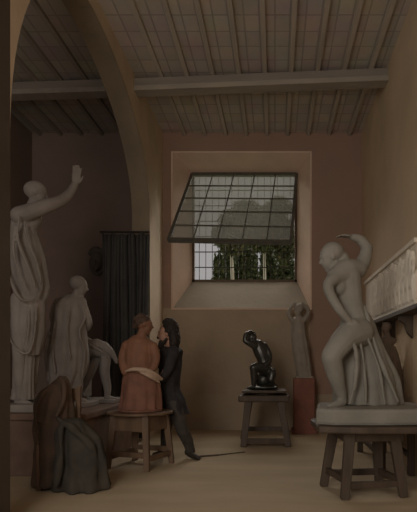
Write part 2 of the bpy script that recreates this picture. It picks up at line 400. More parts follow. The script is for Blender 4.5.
tree('pale-trunked garden tree on the left, behind the window sash', 17, 232, (231, 246), [(236, 229, 18, 20, 0), (222, 234, 11, 9, .2), (246, 214, 17, 15, .3), (228, 244, 9, 8, -.3), (235, 249, 9, 7, -.2)])
tree('pale-trunked garden tree on the right, behind the window sash', 20.5, 262, (264, 244), [(268, 225, 20, 22, .2), (284, 238, 14, 24, .5), (258, 240, 12, 12, -.2), (279, 206, 14, 10, .2), (262, 248, 9, 6, -.3)])
def shrub(label, d, cx, top, w, n=1500):
    f = F(d); base = f(cx, 0); base.z = 0; tp = f(cx, top)
    t = thing('garden_shrub', label, 'shrub', tuple(base), 'shrubs beyond the window')
    s = Sculpt(); s.tube([base, Vector((base.x, base.y, tp.z * .6))], [.09, .04]); s.build('stem', M['bark_dark'], t, .03, 1)
    bm = BM(); h = tp.z; leaves(bm, [((base.x, d, h * .6), (f.r(w), f.r(w), h * .42))], n, .13)
    obj('foliage', bm, M['leaf_shrub'], t)
shrub('dark shrub left of both pale tree trunks outside the window', 23, 219, 252, 8, 2200)
shrub('dark shrub between the two pale tree trunks outside', 24, 246, 238, 15, 5000)
shrub('wide dark shrub right of both pale tree trunks outside', 25, 287, 252, 14, 4500)
shrub('tall dark shrub close behind the right pale trunk outside', 27, 268, 240, 10, 4000)
shrub('tall dark shrub close behind the left pale trunk outside', 28, 231, 236, 11, 4000)
# ------------------------------------------------------------------ aisle: curtain, mask, plinth and casts
f = F(8.0)
ct = thing('curtain', 'tall blackish curtain hanging behind the stone pier', 'curtain', tuple(f(125, 232)))
bm = BM(); top, bot = f(125, 233).z, .03
x0, x1 = f(102, 0).x, f(149, 0).x; n = 90; rows = 14
G = []
for j in range(rows + 1):
    v = j / rows; row = []
    for i in range(n + 1):
        u = i / n
        y = 8.0 + .05 * math.sin(u * 36 + .8 * math.sin(v * 3)) * (.5 + .5 * v) + .02 * math.sin(u * 83)
        row.append(bm.verts.new((x0 + (x1 - x0) * u + .015 * math.sin(v * 5 + u * 9), y, top + .03 * abs(math.sin(u * 15)) * (1 - v) * -1 + (bot - top) * v)))
    G.append(row)
for a, b in zip(G, G[1:]):
    for i in range(n): bm.faces.new((a[i], a[i + 1], b[i + 1], b[i]))
o = obj('cloth', bm, M['curtain'], ct, True); md = o.modifiers.new('t', 'SOLIDIFY'); md.thickness = .012
s = Sculpt(); s.tube([(x0 - .02, 8.0, top + .015), (x1 + .0, 8.0, top + .015)], [.018, .018], n=10)
s.build('rod', M['iron'], ct, .008, 1)
f = F(9.05); s = Sculpt(); c = f(97, 262)
s.head(c, (.15, -1, 0), .36); s.ell(c + Vector((0, .03, -.02)), (.15, .06, .22))
s.tube([c + Vector((-.1, .0, .16)), c + Vector((0, -.06, .2)), c + Vector((.12, 0, .15))], [.05, .06, .05])
bmk = s.build('wall_mask', mat('mask', (.15, .13, .105), (.11, .095, .078), 6, .85), None, .012, 3, loc=c)
tag(bmk, 'dim plaster mask on the dark wall left of the curtain', 'mask')

ZP = .66
bm = BM(); box(bm, -2.80, -2.0, 5.45, 7.26, 0, ZP - .07)
pl = thing('plinth', 'low reddish brown platform under the white casts', 'plinth', (-2.4, 6.2, 0))
obj('body', bm, M['plinth'], pl, bevel=.01)
bm = BM(); box(bm, -2.84, -1.965, 5.41, 7.3, ZP - .07, ZP); obj('top_slab', bm, M['plinth'], pl, bevel=.012)

# --- the tall draped cast with a raised arm
f = F(5.8)
st = thing('plaster_statue', 'tall draped white cast with its right arm raised', 'statue', (f(25, 0).x, 5.8, ZP))
s = Sculpt()
s.head(f(36.5, 194), (1, .35, -.12), f.r(25), male=True)
s.ell(f(35, 190), (f.r(11), f.r(9.5), f.r(9)))
s.tube(f.seq([(34, 202), (29, 213), (26, 222)]), f.r(5.5, 6.5, 11), .9)
s.tube(f.seq([(19, 222), (25, 225), (33, 219)]), f.r(8, 11, 9), .8)
s.tube(f.seq([(24, 225), (27, 250), (29, 290), (28, 305)]), f.r(11, 12, 12, 11), .75)
s.tube(f.seq([(22, 217, -.06), (38, 214, -.12), (50, 209, -.1), (61, 203.5, -.06), (68, 195, 0), (73.5, 185, .02)]), f.r(9, 8, 7, 5.8, 4.8, 3.6), .95)
w = f(74, 184, .02); s.hand(w, (.2, -.05, 1), (.25, -1, .1), f.r(20), .25, 1, .1)
for a in ([(22, 300, -.05), (23, 350, -.08), (22, 398, -.05)], [(32, 300, .08), (30, 350, .1), (27, 398, .1)]): s.tube(f.seq(a), f.r(9, 7, 4.2), .9)
s.tube(f.seq([(20, 401, -.05), (28, 402, -.07), (35, 404, -.07)]), f.r(3.6, 3.2, 2.2)); s.tube(f.seq([(26, 401, .1), (35, 402, .1), (41, 404, .1)]), f.r(3.6, 3, 2))
s.build('figure', M['plaster_cast'], st, .011, 3)
s = Sculpt()
s.drape(f.lv([(219, 21, 9), (228, 22.5, 11.5), (244, 25.5, 15), (264, 28.5, 17), (285, 31, 17.5), (297, 31.5, 15), (306, 32, 9)], .8), 8, .055, .4)
s.drape(f.lv([(290, 29, 14), (308, 28.5, 16), (328, 28, 16.5), (344, 28.5, 14.5), (356, 31, 9)], .8), 7, .06, 1.4)
for rows, rr in (([(29, 222, -.22), (30, 245, -.27), (38, 268, -.26), (44, 290, -.2)], (2, 2.6, 2.6, 1.6)), ([(33, 226, -.2), (37, 244, -.24), (44, 264, -.2), (47, 285, -.14)], (1.8, 2.2, 2.2, 1.5)),
                 ([(10, 250, -.12), (17, 272, -.2), (25, 292, -.24), (33, 303, -.22), (44, 298, -.16), (47, 284, -.1)], (1.3, 1.8, 2.2, 2.6, 2.2, 1.4)),
                 ([(14, 330, -.16), (22, 345, -.2), (33, 354, -.18), (39, 344, -.15), (42, 318, -.15), (42, 302, -.15)], (1, 1.6, 2, 1.6, 1.5, 1.2)),
                 ([(26, 232, -.25), (27, 258, -.3), (33, 280, -.29), (38, 294, -.24)], (1.6, 2, 2, 1.4)), ([(36, 308, -.2), (37, 325, -.23), (33, 345, -.2)], (1.5, 1.8, 1.3))):
    s.tube(f.seq(rows), [q * .62 for q in f.r(*rr)], 1.1, n=10)
s.build('drapery', M['plaster_cast'], st, .012, 3, ((10, 10, 5), .012))
s = Sculpt(); s.drape(f.lv([(340, 26, 11), (365, 24, 10.5), (385, 23.5, 10), (400, 23, 11)], .85), 11, .10, .9, .1)
s.build('under_robe', M['plaster_cast'], st, .012, 3)
bm = BM(); box(bm, f(8, 0).x, f(50, 0).x, 5.52, 6.12, ZP, ZP + .085); obj('base', bm, M['plaster_cast'], st, bevel=.01)

# --- draped cast seen from behind, in the middle
f = F(6.3)
st = thing('plaster_statue', 'white cast of a cloaked figure seen from behind', 'statue', (f(68, 0).x, 6.3, ZP))
s = Sculpt()
s.head(f(79, 286), (1, .25, -.22), f.r(20)); s.ell(f(77.5, 283), (f.r(8), f.r(7.5), f.r(7.5)))
s.tube(f.seq([(77, 293), (73, 302)]), f.r(4.2, 6)); s.tube(f.seq([(58, 303), (70, 302), (81, 302)]), f.r(5, 8, 5.5), .8)
s.tube(f.seq([(70, 306), (69, 335), (68, 362)]), f.r(12, 12, 13), .75)
s.tube(f.seq([(82, 303, -.02), (87, 313, -.04), (89.5, 323, -.02), (86, 328, .05)]), f.r(4.6, 3.8, 3.4, 3), .9)
s.hand(f(87, 327, .04), (-.7, .5, -.2), (0, -.3, -1), f.r(12), .3, 1, .1)
s.tube(f.seq([(58, 304), (54, 318), (57, 334, .1)]), f.r(5, 4.4, 3.6))
for a in ([(76, 358, -.03), (79, 380, -.03), (79.5, 398, -.03)], [(62, 358, .04), (59, 380, .06), (58, 398, .04)]): s.tube(f.seq(a), f.r(8, 5.2, 3.2), .9)
s.tube(f.seq([(79, 399, -.03), (84, 400, -.05), (88, 401, -.05)]), f.r(3, 2.6, 1.8)); s.tube(f.seq([(58, 399, .04), (63, 400.5, 0), (67, 401, 0)]), f.r(3, 2.4, 1.8))
s.build('figure', M['plaster_cast'], st, .011, 3)
s = Sculpt()
s.drape(f.lv([(296, 72, 7), (303, 69, 14), (316, 69, 16.5), (334, 68.5, 18), (352, 68, 20.5), (368, 67, 19.5), (384, 64.5, 16), (397, 62.5, 13.5)], .72), 9, .055, 2.0)
for rows, rr in (([(84, 303, -.1), (88, 318, -.1), (84, 333, -.15), (88, 352, -.12), (85, 378, -.1)], (1.5, 2.2, 2, 2.4, 1.4)), ([(62, 322, -.2), (60, 345, -.22), (62, 372, -.2)], (1.2, 2, 1.4)),
                 ([(52, 330, -.1), (49, 352, -.1), (50, 380, -.08)], (1.5, 2, 1.5)), ([(76, 308, -.17), (74, 330, -.2), (77, 360, -.2)], (1, 1.6, 1.2))):
    s.tube(f.seq(rows), [q * .62 for q in f.r(*rr)], 1, n=10)
s.build('cloak', M['plaster_cast'], st, .012, 3, ((11, 11, 4), .012))
bm = BM(); box(bm, f(50, 0).x, f(93, 0).x, 6.14, 6.52, ZP, ZP + .06); obj('base', bm, M['plaster_cast'], st, bevel=.01)

# --- seated nude cast, its legs showing to the right
f = F(6.92)
st = thing('plaster_statue', 'white seated cast with bent bare legs beside the cloaked cast', 'statue', (f(95, 0).x, 6.92, ZP))
s = Sculpt()
s.head(f(79, 313), (1, .1, -.2), f.r(17)); s.tube(f.seq([(78, 320), (78, 327)]), f.r(3.6, 5)); s.tube(f.seq([(78, 328), (79, 342), (83, 357)]), f.r(8, 8, 9), .9)
s.tube(f.seq([(84, 358, -.08), (97, 354, -.1), (109, 358, -.1)]), f.r(8, 7.2, 5.6)); s.tube(f.seq([(109, 359, -.1), (107, 375, -.1), (110, 392, -.1), (109.5, 400, -.1)]), f.r(5.4, 5, 3.8, 2.8))
s.tube(f.seq([(109, 401, -.1), (114, 402, -.1), (118, 403, -.1)]), f.r(2.8, 2.2, 1.6))
s.tube(f.seq([(84, 358, .1), (94, 361, .02), (97, 364, -.02)]), f.r(7, 6, 5)); s.tube(f.seq([(97, 364, -.02), (91, 380, -.08), (84.5, 396, -.12)]), f.r(4.6, 4.0, 2.6)); s.tube(f.seq([(84.5, 399, -.12), (91, 401, -.16)]), f.r(2.8, 2))
s.tube(f.seq([(79, 330, -.1), (88, 342, -.14), (99, 349, -.12)]), f.r(3.6, 3.2, 2.4)); s.hand(f(99, 349, -.12), (1, 0, -.35), (0, 0, -1), f.r(12), .25, 1, .1)
s.build('figure', M['plaster_cast'], st, .011, 3)
s = Sculpt(); s.tube(f.seq([(88, 350, -.1), (100, 348, -.12), (110, 353, -.12), (116, 361, -.1), (118.5, 367, -.08)]), f.r(4, 4.6, 4.4, 2.6, 1.2), 1.2); s.tube(f.seq([(95, 350, -.2), (103, 353, -.22), (111, 359, -.2)]), f.r(1.2, 1.6, 1))
s.build('drapery', M['plaster_cast'], st, .011, 3, ((14, 14, 9), .012))
for o in st.children: o.location.z += .055
bm = BM(); box(bm, f(72, 0).x, f(85, 0).x, 6.9, 7.2, ZP + .05, ZP + .5); obj('seat_block', bm, M['plaster_cast'], st, bevel=.03)
bm = BM(); box(bm, f(72, 0).x, f(119, 0).x, 6.72, 7.22, ZP, ZP + .05); obj('base', bm, M['plaster_cast'], st, bevel=.01)

# ------------------------------------------------------------------ chair heaped with cloth, front left
f = F(5.0); cx, cy = -2.03, 5.0
ch = thing('wooden_chair', 'old wooden chair buried under brown and black cloths', 'chair', (cx, cy, 0))
bm = BM(); box(bm, -2.22, -1.92, 4.85, 5.14, .43, .465); obj('seat', bm, M['wood_brown'], ch, bevel=.008)
for px, py, h in ((-2.2, 4.86, .43), (-1.94, 4.86, .43), (-2.19, 5.1, .96), (-1.95, 5.1, .96)):
    bm = BM(); bar(bm, (px, py, 0), (px + (.0 if h < .5 else .01), py + (.0 if h < .5 else .05), h), .04); obj('leg', bm, M['wood_brown'], ch)
bm = BM(); bar(bm, (-2.2, 5.14, .88), (-1.94, 5.14, .88), .03, .12); obj('backrest', bm, M['wood_brown'], ch)
s = Sculpt()
s.drape(f.lv([(376.5, 62, 3), (381, 61, 7.5), (389, 58.5, 13), (400, 56, 17.5), (415, 55, 19.5), (435, 54.5, 19.5), (460, 54.5, 20), (484, 55, 21)], .98, 0), 8, .06, .2)
s.tube(f.seq([(62, 378, -.05), (69, 388, -.12), (70, 402, -.18), (66, 414, -.22)]), f.r(2.5, 3, 3, 2)); s.tube(f.seq([(56, 384, -.12), (47, 402, -.19), (45, 430, -.2)]), f.r(1.6, 2.4, 1.6))
ob = s.build('coat', M['cloth_brown'], None, .014, 3, ((9, 9, 5), .03), loc=(f(58, 0).x, 5.1, .1))
tag(ob, 'brown coat thrown over the back of the chair, front left', 'coat')
s = Sculpt()
s.drape(f.lv([(417, 72, 8), (425, 77, 16), (440, 81, 22), (462, 84, 25), (480, 85, 27), (486.5, 85, 28)], .80, -.08), 8, .07, 1.1)
s.tube(f.seq([(66, 416, -.2), (82, 424, -.26), (98, 442, -.2), (104, 470, -.15)]), f.r(3, 3.4, 3.4, 2)); s.tube(f.seq([(72, 424, -.25), (74, 450, -.32), (70, 478, -.32)]), f.r(2, 3, 2.6))
ob = s.build('cloth_heap', M['cloth_dark'], None, .014, 3, ((8, 8, 6), .03), loc=(f(75, 0).x, 4.88, .005))
tag(ob, 'blackish cloth heaped over the chair seat down to the floor', 'cloth')

# ------------------------------------------------------------------ modelling stools
def stool(label, loc, parts, name='modelling_stool'):
    t = thing(name, label, 'stool', loc); parts(t); return t
def ngon(cx, cy, r, n, rot=0): return [(cx + r * math.cos(rot + 2 * PI * k / n), cy + r * math.sin(rot + 2 * PI * k / n)) for k in range(n)]
def legs_of(t, feet, tops, w, m, str_pairs, zs, ws):
    for a, b in zip(feet, tops):
        bm = BM(); bar(bm, b, a, w, w, (0, 1, 0), w * .8); obj('leg', bm, m, t, bevel=.006)
    for (i, j), z in zip(str_pairs, zs):
        P = lambda q: Vector(feet[q]).lerp(Vector(tops[q]), z / tops[q][2])
        bm = BM(); bar(bm, P(i), P(j), ws, ws * 1.3); obj('stretcher', bm, m, t, bevel=.004)

# left stool, below the clay figure
f = F(6.0); c = (f(140.5, 0).x, 6.0)
def parts_l(t):
    m = M['wood_brown']; rot = -PI / 2 + .44
    bm = BM(); prism(bm, ngon(*c, .378, 12, rot), .604, .632); obj('turntable', bm, m, t, bevel=.008)
    ft = [Vector((*p, 0)) for p in ngon(*c, .365, 4, rot)]; tp = [Vector((*p, .6)) for p in ngon(*c, .29, 4, rot)]
    bm = BM(); a = ngon(*c, .335, 4, rot); prism(bm, a, .42, .604); obj('apron', bm, m, t, bevel=.012)
    legs_of(t, ft, tp, .075, m, [(0, 1), (1, 2), (2, 3), (3, 0)], [.13, .17, .13, .17], .045)
stool('brown wooden stool carrying the reddish clay figure', (*c, 0), parts_l)

# clay figure
cl = thing('clay_figure', 'reddish clay half figure with dark hair, draped from the waist', 'statue', (*c, .632))
s = Sculpt()
s.head(f(144.5, 325), (1, .25, -.1), f.r(19.5))
s.tube(f.seq([(142.5, 332), (141, 341)]), f.r(4.6, 6)); s.tube(f.seq([(128, 347), (140, 345), (152, 347)]), f.r(7, 9.5, 6), .85)
s.tube(f.seq([(139, 348), (138, 360), (139.5, 374), (141, 388)]), f.r(14, 14.5, 14, 15), .72)
s.tube(f.seq([(153, 347, -.02), (156.5, 358, -.04), (154, 369, -.08), (148, 372, -.12)]), f.r(5.6, 4.6, 3.8, 3), .9)
s.hand(f(149, 371.5, -.13), (-1, -.15, .1), (0, 1, -.2), f.r(12), .2, 1, .08)
s.tube(f.seq([(126, 348, 0), (123.5, 360, -.02), (127, 372, -.08)]), f.r(5.4, 4.8, 3.6), .9)
s.build('body', M['clay'], cl, .009, 3)
s = Sculpt()
s.ell(f(142, 321, .01), (f.r(8.6), f.r(8.2), f.r(7.4))); s.ell(f(136, 325, .02), (f.r(4.6), f.r(4.8), f.r(4.4)))
s.tube(f.seq([(137, 319, -.06), (143, 316, -.07), (149, 319, -.05)]), f.r(2.4, 2.8, 1.8))
s.build('hair', mat('clay_hair', (.085, .052, .036), (.055, .034, .024), 18, .8, .3), cl, .008, 2, ((30, 30, 30), .006), label='dark brown hair')
s = Sculpt()
s.drape(f.lv([(371, 140, 15), (380, 141, 17.5), (394, 141.5, 19.5), (410.5, 141, 21.5)], .75), 9, .06, .7)
s.build('skirt', M['clay_skirt'], cl, .011, 3, ((10, 10, 4), .012), label='darker reddish skirt')
s = Sculpt()
s.tube(f.seq([(130, 371, -.17), (138, 369, -.2), (150, 370, -.19), (157, 374, -.12), (162, 379, -.02)]), f.r(1.2, 2, 2.3, 2.6, 1.6), .9); s.tube(f.seq([(145, 372, -.2), (153, 376, -.17), (160, 382, -.05)]), f.r(1, 1.7, 1.2))
s.build('waist_cloth', M['clay_light'], cl, .008, 2, label='pale rolled cloth at the waist')
s = Sculpt(); s.tube([(c[0], c[1], .635), (c[0], c[1], .66)], [.25, .25], n=28, sub=2, caps=False); s.build('base', M['clay_skirt'], cl, .012, 1)

# ------------------------------------------------------------------ the sculptor
f = F(6.42)
mn = thing('person', 'man in a long dark coat leaning towards the clay figure', 'person', (f(176, 0).x, 6.42, 0))
s = Sculpt()
s.head(f(166.5, 334), (-1, -.25, -.1), f.r(20), male=True)
s.tube(f.seq([(169, 341), (171, 351)]), f.r(4.4, 5.5)); s.tube(f.seq([(164, 353, .15), (171, 351), (176, 353, -.15)]), f.r(5, 7, 5))
s.tube(f.seq([(171, 354), (170, 372), (171, 392), (174, 403)]), f.r(8.5, 8, 7.5, 8.5), 1.3)
s.tube(f.seq([(175, 402, -.1), (183, 426, -.12), (188, 440, -.04), (191, 452, 0)]), f.r(7, 5.2, 4.6, 3.2)); s.tube(f.seq([(170, 402, .12), (164, 428, .16), (161, 450, .2)]), f.r(7, 5, 3.2))
s.tube(f.seq([(175, 354, -.17), (172, 366, -.24), (167, 377, -.28), (160, 378, -.28), (157, 377, -.27)]), f.r(4.4, 4, 3.3, 2.6, 2)); s.hand(f(157.5, 377, -.27), (-1, .1, .25), (.1, 1, 0), .175, .3, -1, .1)
s.tube(f.seq([(166, 354, .16), (160, 366, .2), (155, 362, .12)]), f.r(4.4, 3.6, 2.4)); s.hand(f(155, 362, .12), (-1, -.35, .35), (0, -1, 0), .175, .3, 1, .1)
s.build('body', M['skin'], mn, .009, 3)
s = Sculpt()
s.ell(f(171, 329, .0), (f.r(8), f.r(8.8), f.r(8.8))); s.tube(f.seq([(174, 332, 0), (175, 341, -.02), (174.5, 350, -.03)]), f.r(5.4, 5.4, 3.6), 1.7)
s.tube(f.seq([(165, 322.5, 0), (169, 320.5, 0), (174, 324, 0)]), f.r(2.6, 3.4, 3.4), 2)
s.build('hair', M['hair'], mn, .008, 2, ((26, 26, 26), .012), label='long dark hair')
s = Sculpt()
s.tube(f.seq([(162, 343, -.03), (161.5, 347, -.03), (162.5, 350, -.02)]), f.r(3, 2.8, 1.5), 1.2); s.tube(f.seq([(159, 338.6, -.07), (158.4, 337.6, -.03), (159.4, 338.4, .02)]), f.r(.8, 1, .8))
s.tube(f.seq([(168, 339, -.09), (165, 343, -.08), (162, 346, -.03)]), f.r(1.2, 1.7, 1.6))
s.build('beard', M['hair'], mn, .007, 2, label='dark beard')
s = Sculpt()
s.drape(f.lv([(346.5, 171, 6.5), (350.5, 171.5, 10.8), (358, 170.5, 11.2), (372, 170, 10.4), (386, 170, 9.6), (396, 172, 11), (406, 175, 12), (414, 177, 12.5)], 1.35), 6, .045, .3)
s.tube(f.seq([(175.5, 352.5, -.16), (172.5, 366, -.24), (168, 377, -.28), (162, 378, -.28)]), f.r(6.2, 5.2, 4.4, 3.6)); s.tube(f.seq([(166, 353, .16), (160, 366, .2), (157, 363, .15)]), f.r(5.6, 4.8, 3.6))
s.build('coat', M['coat'], mn, .011, 3, ((10, 10, 6), .018))
s = Sculpt()
s.tube(f.seq([(175.5, 402, -.1), (183, 426, -.12), (188, 440, -.04), (190.5, 451, 0)]), f.r(8, 6.4, 5.4, 4.6)); s.tube(f.seq([(170, 402, .12), (164, 428, .16), (161.5, 449, .2)]), f.r(8, 6, 4.4))
s.build('trousers', M['trousers'], mn, .011, 3, ((12, 12, 8), .012))
for a in ([(188, 453.5, .02), (193, 456, -.03), (199.5, 457.5, -.1)], [(163, 450.5, .2), (158, 452.5, .18), (152, 454, .12)]):
    s = Sculpt(); s.tube(f.seq(a), f.r(3.8, 3.2, 2.3), 1.1)
    p = f.seq(a); o = s.build('shoe', M['shoe'], mn, .008, 2)
    lo = min(v.co.z for v in o.data.vertices); o.location.z -= lo + mn.location.z - .002

# ------------------------------------------------------------------ bronze on the far stool
f = F(7.7); c = (f(264, 0).x, 7.7)
def parts_f(t):
    m = M['wood_dark']
    bm = BM(); prism(bm, [(c[0] - .31, 7.42), (c[0] + .33, 7.42), (c[0] + .33, 7.98), (c[0] - .31, 7.98)], .745, .785); obj('turntable', bm, m, t, bevel=.012)
    bm = BM(); prism(bm, [(c[0] - .36, 7.37), (c[0] + .37, 7.37), (c[0] + .37, 8.02), (c[0] - .36, 8.02)], .62, .715); obj('top', bm, m, t, bevel=.02)
    bm = BM(); s_ = .14; prism(bm, ngon(c[0], c[1], .16, 16), .715, .745); obj('pivot', bm, m, t)
    ft = [Vector((c[0] - .28, 7.29, 0)), Vector((c[0] + .35, 7.29, 0)), Vector((c[0] + .36, 8.05, 0)), Vector((c[0] - .33, 8.05, 0))]
    tp = [Vector((c[0] - .22, 7.45, .63)), Vector((c[0] + .24, 7.45, .63)), Vector((c[0] + .24, 7.93, .63)), Vector((c[0] - .22, 7.93, .63))]
    legs_of(t, ft, tp, .105, m, [(0, 1), (1, 2), (2, 3), (3, 0)], [.08, .12, .16, .12], .055)
stool('dark square stool under the bronze statuette by the back wall', (*c, 0), parts_f)
br = thing('bronze_statuette', 'dark glossy bronze of a crouching figure, arm over head', 'statue', (f(263, 0).x, 7.7, .785))
s = Sculpt()
s.head(f(252.5, 338.5), (-.85, -.4, -.45), f.r(11.5))
s.tube(f.seq([(255, 342), (258, 346)]), f.r(3.4, 4.6)); s.tube(f.seq([(258, 346), (261, 353), (264, 362), (265, 369)]), f.r(6.6, 7, 6, 7.4), .85)
s.tube(f.seq([(255, 346, -.05), (249, 343, -.09), (245.5, 341, -.1)]), f.r(3.8, 3, 2.6)); s.tube(f.seq([(245.5, 341, -.1), (246.5, 335, -.09), (251, 332, -.05)]), f.r(2.6, 2.3, 1.7)); s.hand(f(251, 332, -.05), (1, .2, -.1), (0, .1, -1), f.r(6.5), .3, 1, .06)
s.tube(f.seq([(264, 346, .03), (269, 354, .0), (269, 362, -.06), (262, 366, -.13)]), f.r(3.8, 3, 2.5, 1.8)); s.hand(f(262, 366, -.13), (-1, -.1, -.1), (0, .1, -1), f.r(6.5), .3, 1, .06)
s.tube(f.seq([(265, 370, -.04), (259, 367, -.14), (254, 367.5, -.18)]), f.r(6.6, 5, 4)); s.tube(f.seq([(254, 368, -.18), (254.5, 377, -.15), (254, 385, -.13)]), f.r(3.8, 3.4, 2.2)); s.tube(f.seq([(254, 386.5, -.13), (249, 387.5, -.17)]), f.r(2, 1.4))
s.tube(f.seq([(267, 371, .03), (272, 373, -.08), (271, 379, -.1)]), f.r(6.4, 4.6, 4)); s.tube(f.seq([(270, 378, -.1), (273, 384, -.04), (277, 387, -.02)]), f.r(3.6, 2.8, 1.6))
s.ell(f(263.5, 380, .06), (f.r(8.5), f.r(8), f.r(8)))
s.build('figure', M['bronze'], br, .006, 2)
s = Sculpt(); s.tube(f.seq([(252, 387.3, 0), (264, 387.3, 0), (276, 387.3, 0)]), f.r(2, 2.3, 2), 5); o = s.build('base', M['bronze'], br, .008, 1)
lo = min(v.co.z for v in o.data.vertices); o.location.z -= lo

# ------------------------------------------------------------------ white statue on the red block
f = F(8.72)
bm = BM(); x0, x1 = f(293.5, 0).x, f(314, 0).x; zt = f(0, 378).z
pd = thing('red_pedestal', 'narrow dull red block under the small white statue', 'pedestal', ((x0 + x1) / 2, 8.72, 0))
box(bm, x0, x1, 8.55, 8.89, 0, zt); obj('shaft', bm, M['red_block'], pd, bevel=.012)
bm = BM(); box(bm, x0 - .03, x1 + .03, 8.52, 8.92, 0, .07); obj('foot', bm, M['red_block'], pd, bevel=.01)
st = thing('plaster_statue', 'slim white female cast standing on the dull red block', 'statue', ((x0 + x1) / 2, 8.72, zt))
s = Sculpt()
s.head(f(298.5, 310.5, -.02), (-.8, -.6, -.1), f.r(12.5)); s.tube(f.seq([(299, 315), (298.5, 320)]), f.r(2.5, 3.4)); s.tube(f.seq([(294, 321), (298, 320), (303, 320)]), f.r(3, 4.2, 3), .8)
s.tube(f.seq([(298, 322), (298.5, 334), (300.5, 350)]), f.r(6, 6, 7), .8)
s.tube(f.seq([(292.5, 321), (288.5, 313, -.03), (294, 303.5, 0)]), f.r(2.6, 2.2, 1.5)); s.tube(f.seq([(304, 320), (308.5, 311, 0), (302, 303, .02)]), f.r(2.6, 2.2, 1.5))
s.hand(f(295, 304.5), (1, .1, .2), (0, 0, -1), f.r(6.5), .3, 1, .06); s.hand(f(301, 304, .02), (-1, .1, .1), (0, 0, -1), f.r(6.5), .3, 1, .06)
s.ell(f(299.5, 307.5, .02), (f.r(5.4), f.r(5.2), f.r(4.6)))
s.build('figure', M['plaster_small'], st, .010, 2)
s = Sculpt(); s.drape(f.lv([(322, 298, 6.4), (334, 298.3, 7.6), (344, 300, 8), (358, 302, 8), (376.5, 304.5, 7.6)], .85), 8, .06, .5, .1); s.build('robe', M['plaster_small'], st, .011, 2, ((12, 12, 4), .01))
bm = BM(); box(bm, f(296, 0).x, f(313, 0).x, 8.59, 8.85, zt, zt + .03); obj('base', bm, M['plaster_small'], st, bevel=.006)

# ------------------------------------------------------------------ big plaster group on the front right stool
def parts_r(t):
    m = M['wood_dark']; cx, cy = .80, 4.83
    bm = BM(); prism(bm, [(.37, 4.42), (.72, 4.36), (1.32, 4.38), (1.42, 4.62), (1.42, 5.2), (.5, 5.26), (.34, 5.0)], .595, .655); obj('turntable', bm, m, t, bevel=.015)
    bm = BM(); prism(bm, [(.60, 4.54), (1.14, 4.60), (1.05, 5.10), (.54, 5.06)], .50, .595); obj('apron', bm, m, t, bevel=.012)
    ft = [Vector((.61, 4.55, 0)), Vector((1.145, 4.63, 0)), Vector((1.02, 5.10, 0)), Vector((.47, 5.04, 0))]
    tp = [Vector((.66, 4.58, .58)), Vector((1.06, 4.64, .58)), Vector((.99, 5.06, .58)), Vector((.57, 5.00, .58))]
    legs_of(t, ft, tp, .095, m, [(0, 1), (1, 2), (2, 3), (3, 0)], [.12, .14, .13, .16], .045)
stool('heavy dark stool carrying the large grey plaster group', (.80, 4.83, 0), parts_r)
f = F(4.9)
pg = thing('plaster_statue', 'large grey plaster of a kneeling figure leaning back', 'statue', (.85, 4.9, .655))
bm = BM(); prism(bm, [(.355, 4.52), (.5, 4.44), (1.0, 4.43), (1.36, 4.48), (1.41, 4.8), (1.36, 5.2), (.8, 5.27), (.42, 5.16)], .655, .80); obj('base', bm, M['plaster_grey'], pg, bevel=.03)
s = Sculpt()
s.head(f(330, 258), (-.9, -.2, -.32), f.r(27), (.2, 0, 1)); s.ell(f(333, 251.5, .02), (f.r(11.5), f.r(11), f.r(10))); s.ell(f(343, 257, .03), (f.r(6.5), f.r(6), f.r(6)))
s.tube(f.seq([(335, 266), (342, 275)]), f.r(6.5, 9)); s.tube(f.seq([(334, 279, -.1), (346, 272), (359, 268, .06)]), f.r(9, 13, 9.5))
s.tube(f.seq([(346, 276), (348, 292), (352, 310), (357, 330)]), f.r(15, 14, 12.5, 15), .85)
s.ell(f(338, 288, -.08), (f.r(8), f.r(7), f.r(8.5))); s.ell(f(339, 290, .1), (f.r(8), f.r(7), f.r(8)))
s.tube(f.seq([(358, 270, .06), (366, 258, .1), (369, 246, .1)]), f.r(9, 7.4, 6)); s.tube(f.seq([(369, 246, .1), (362, 238, .08), (354, 236, .05)]), f.r(6, 5, 3.6)); s.hand(f(354, 236, .05), (-1, -.1, .15), (0, 0, -1), f.r(19), .25, 1, .1)
s.tube(f.seq([(334, 280, -.12), (326, 289, -.2), (330, 302, -.22)]), f.r(7.4, 5.6, 4.8)); s.tube(f.seq([(329, 300, -.22), (336, 312, -.25), (345, 322, -.22)]), f.r(4.9, 4.4, 3.4)); s.hand(f(345, 322, -.22), (1, -.05, -.7), (-.4, .9, -.2), f.r(19), .25, 1, .1)
s.tube(f.seq([(358, 333, -.06), (344, 338, -.18), (329, 356, -.24)]), f.r(15, 13, 10)); s.tube(f.seq([(329, 358, -.24), (333, 374, -.2), (339, 392, -.14), (341, 399, -.12)]), f.r(10, 8.6, 6, 4.6)); s.tube(f.seq([(341, 401, -.12), (334, 403, -.18), (327, 404, -.22)]), f.r(4.6, 3.8, 2.6))
s.tube(f.seq([(361, 335, .1), (350, 352, .12), (346, 372, .1)]), f.r(15, 12, 10)); s.tube(f.seq([(346, 374, .1), (362, 390, .12), (385, 396, .1)]), f.r(9.5, 8, 5))
s.build('figure', M['plaster_grey'], pg, .011, 3)
s = Sculpt()
s.drape(f.lv([(308, 358, 10), (322, 358, 16), (340, 360, 21), (360, 363.5, 26.5), (380, 367, 31.5), (405, 368.5, 35)], .62, .05), 8, .055, .8)
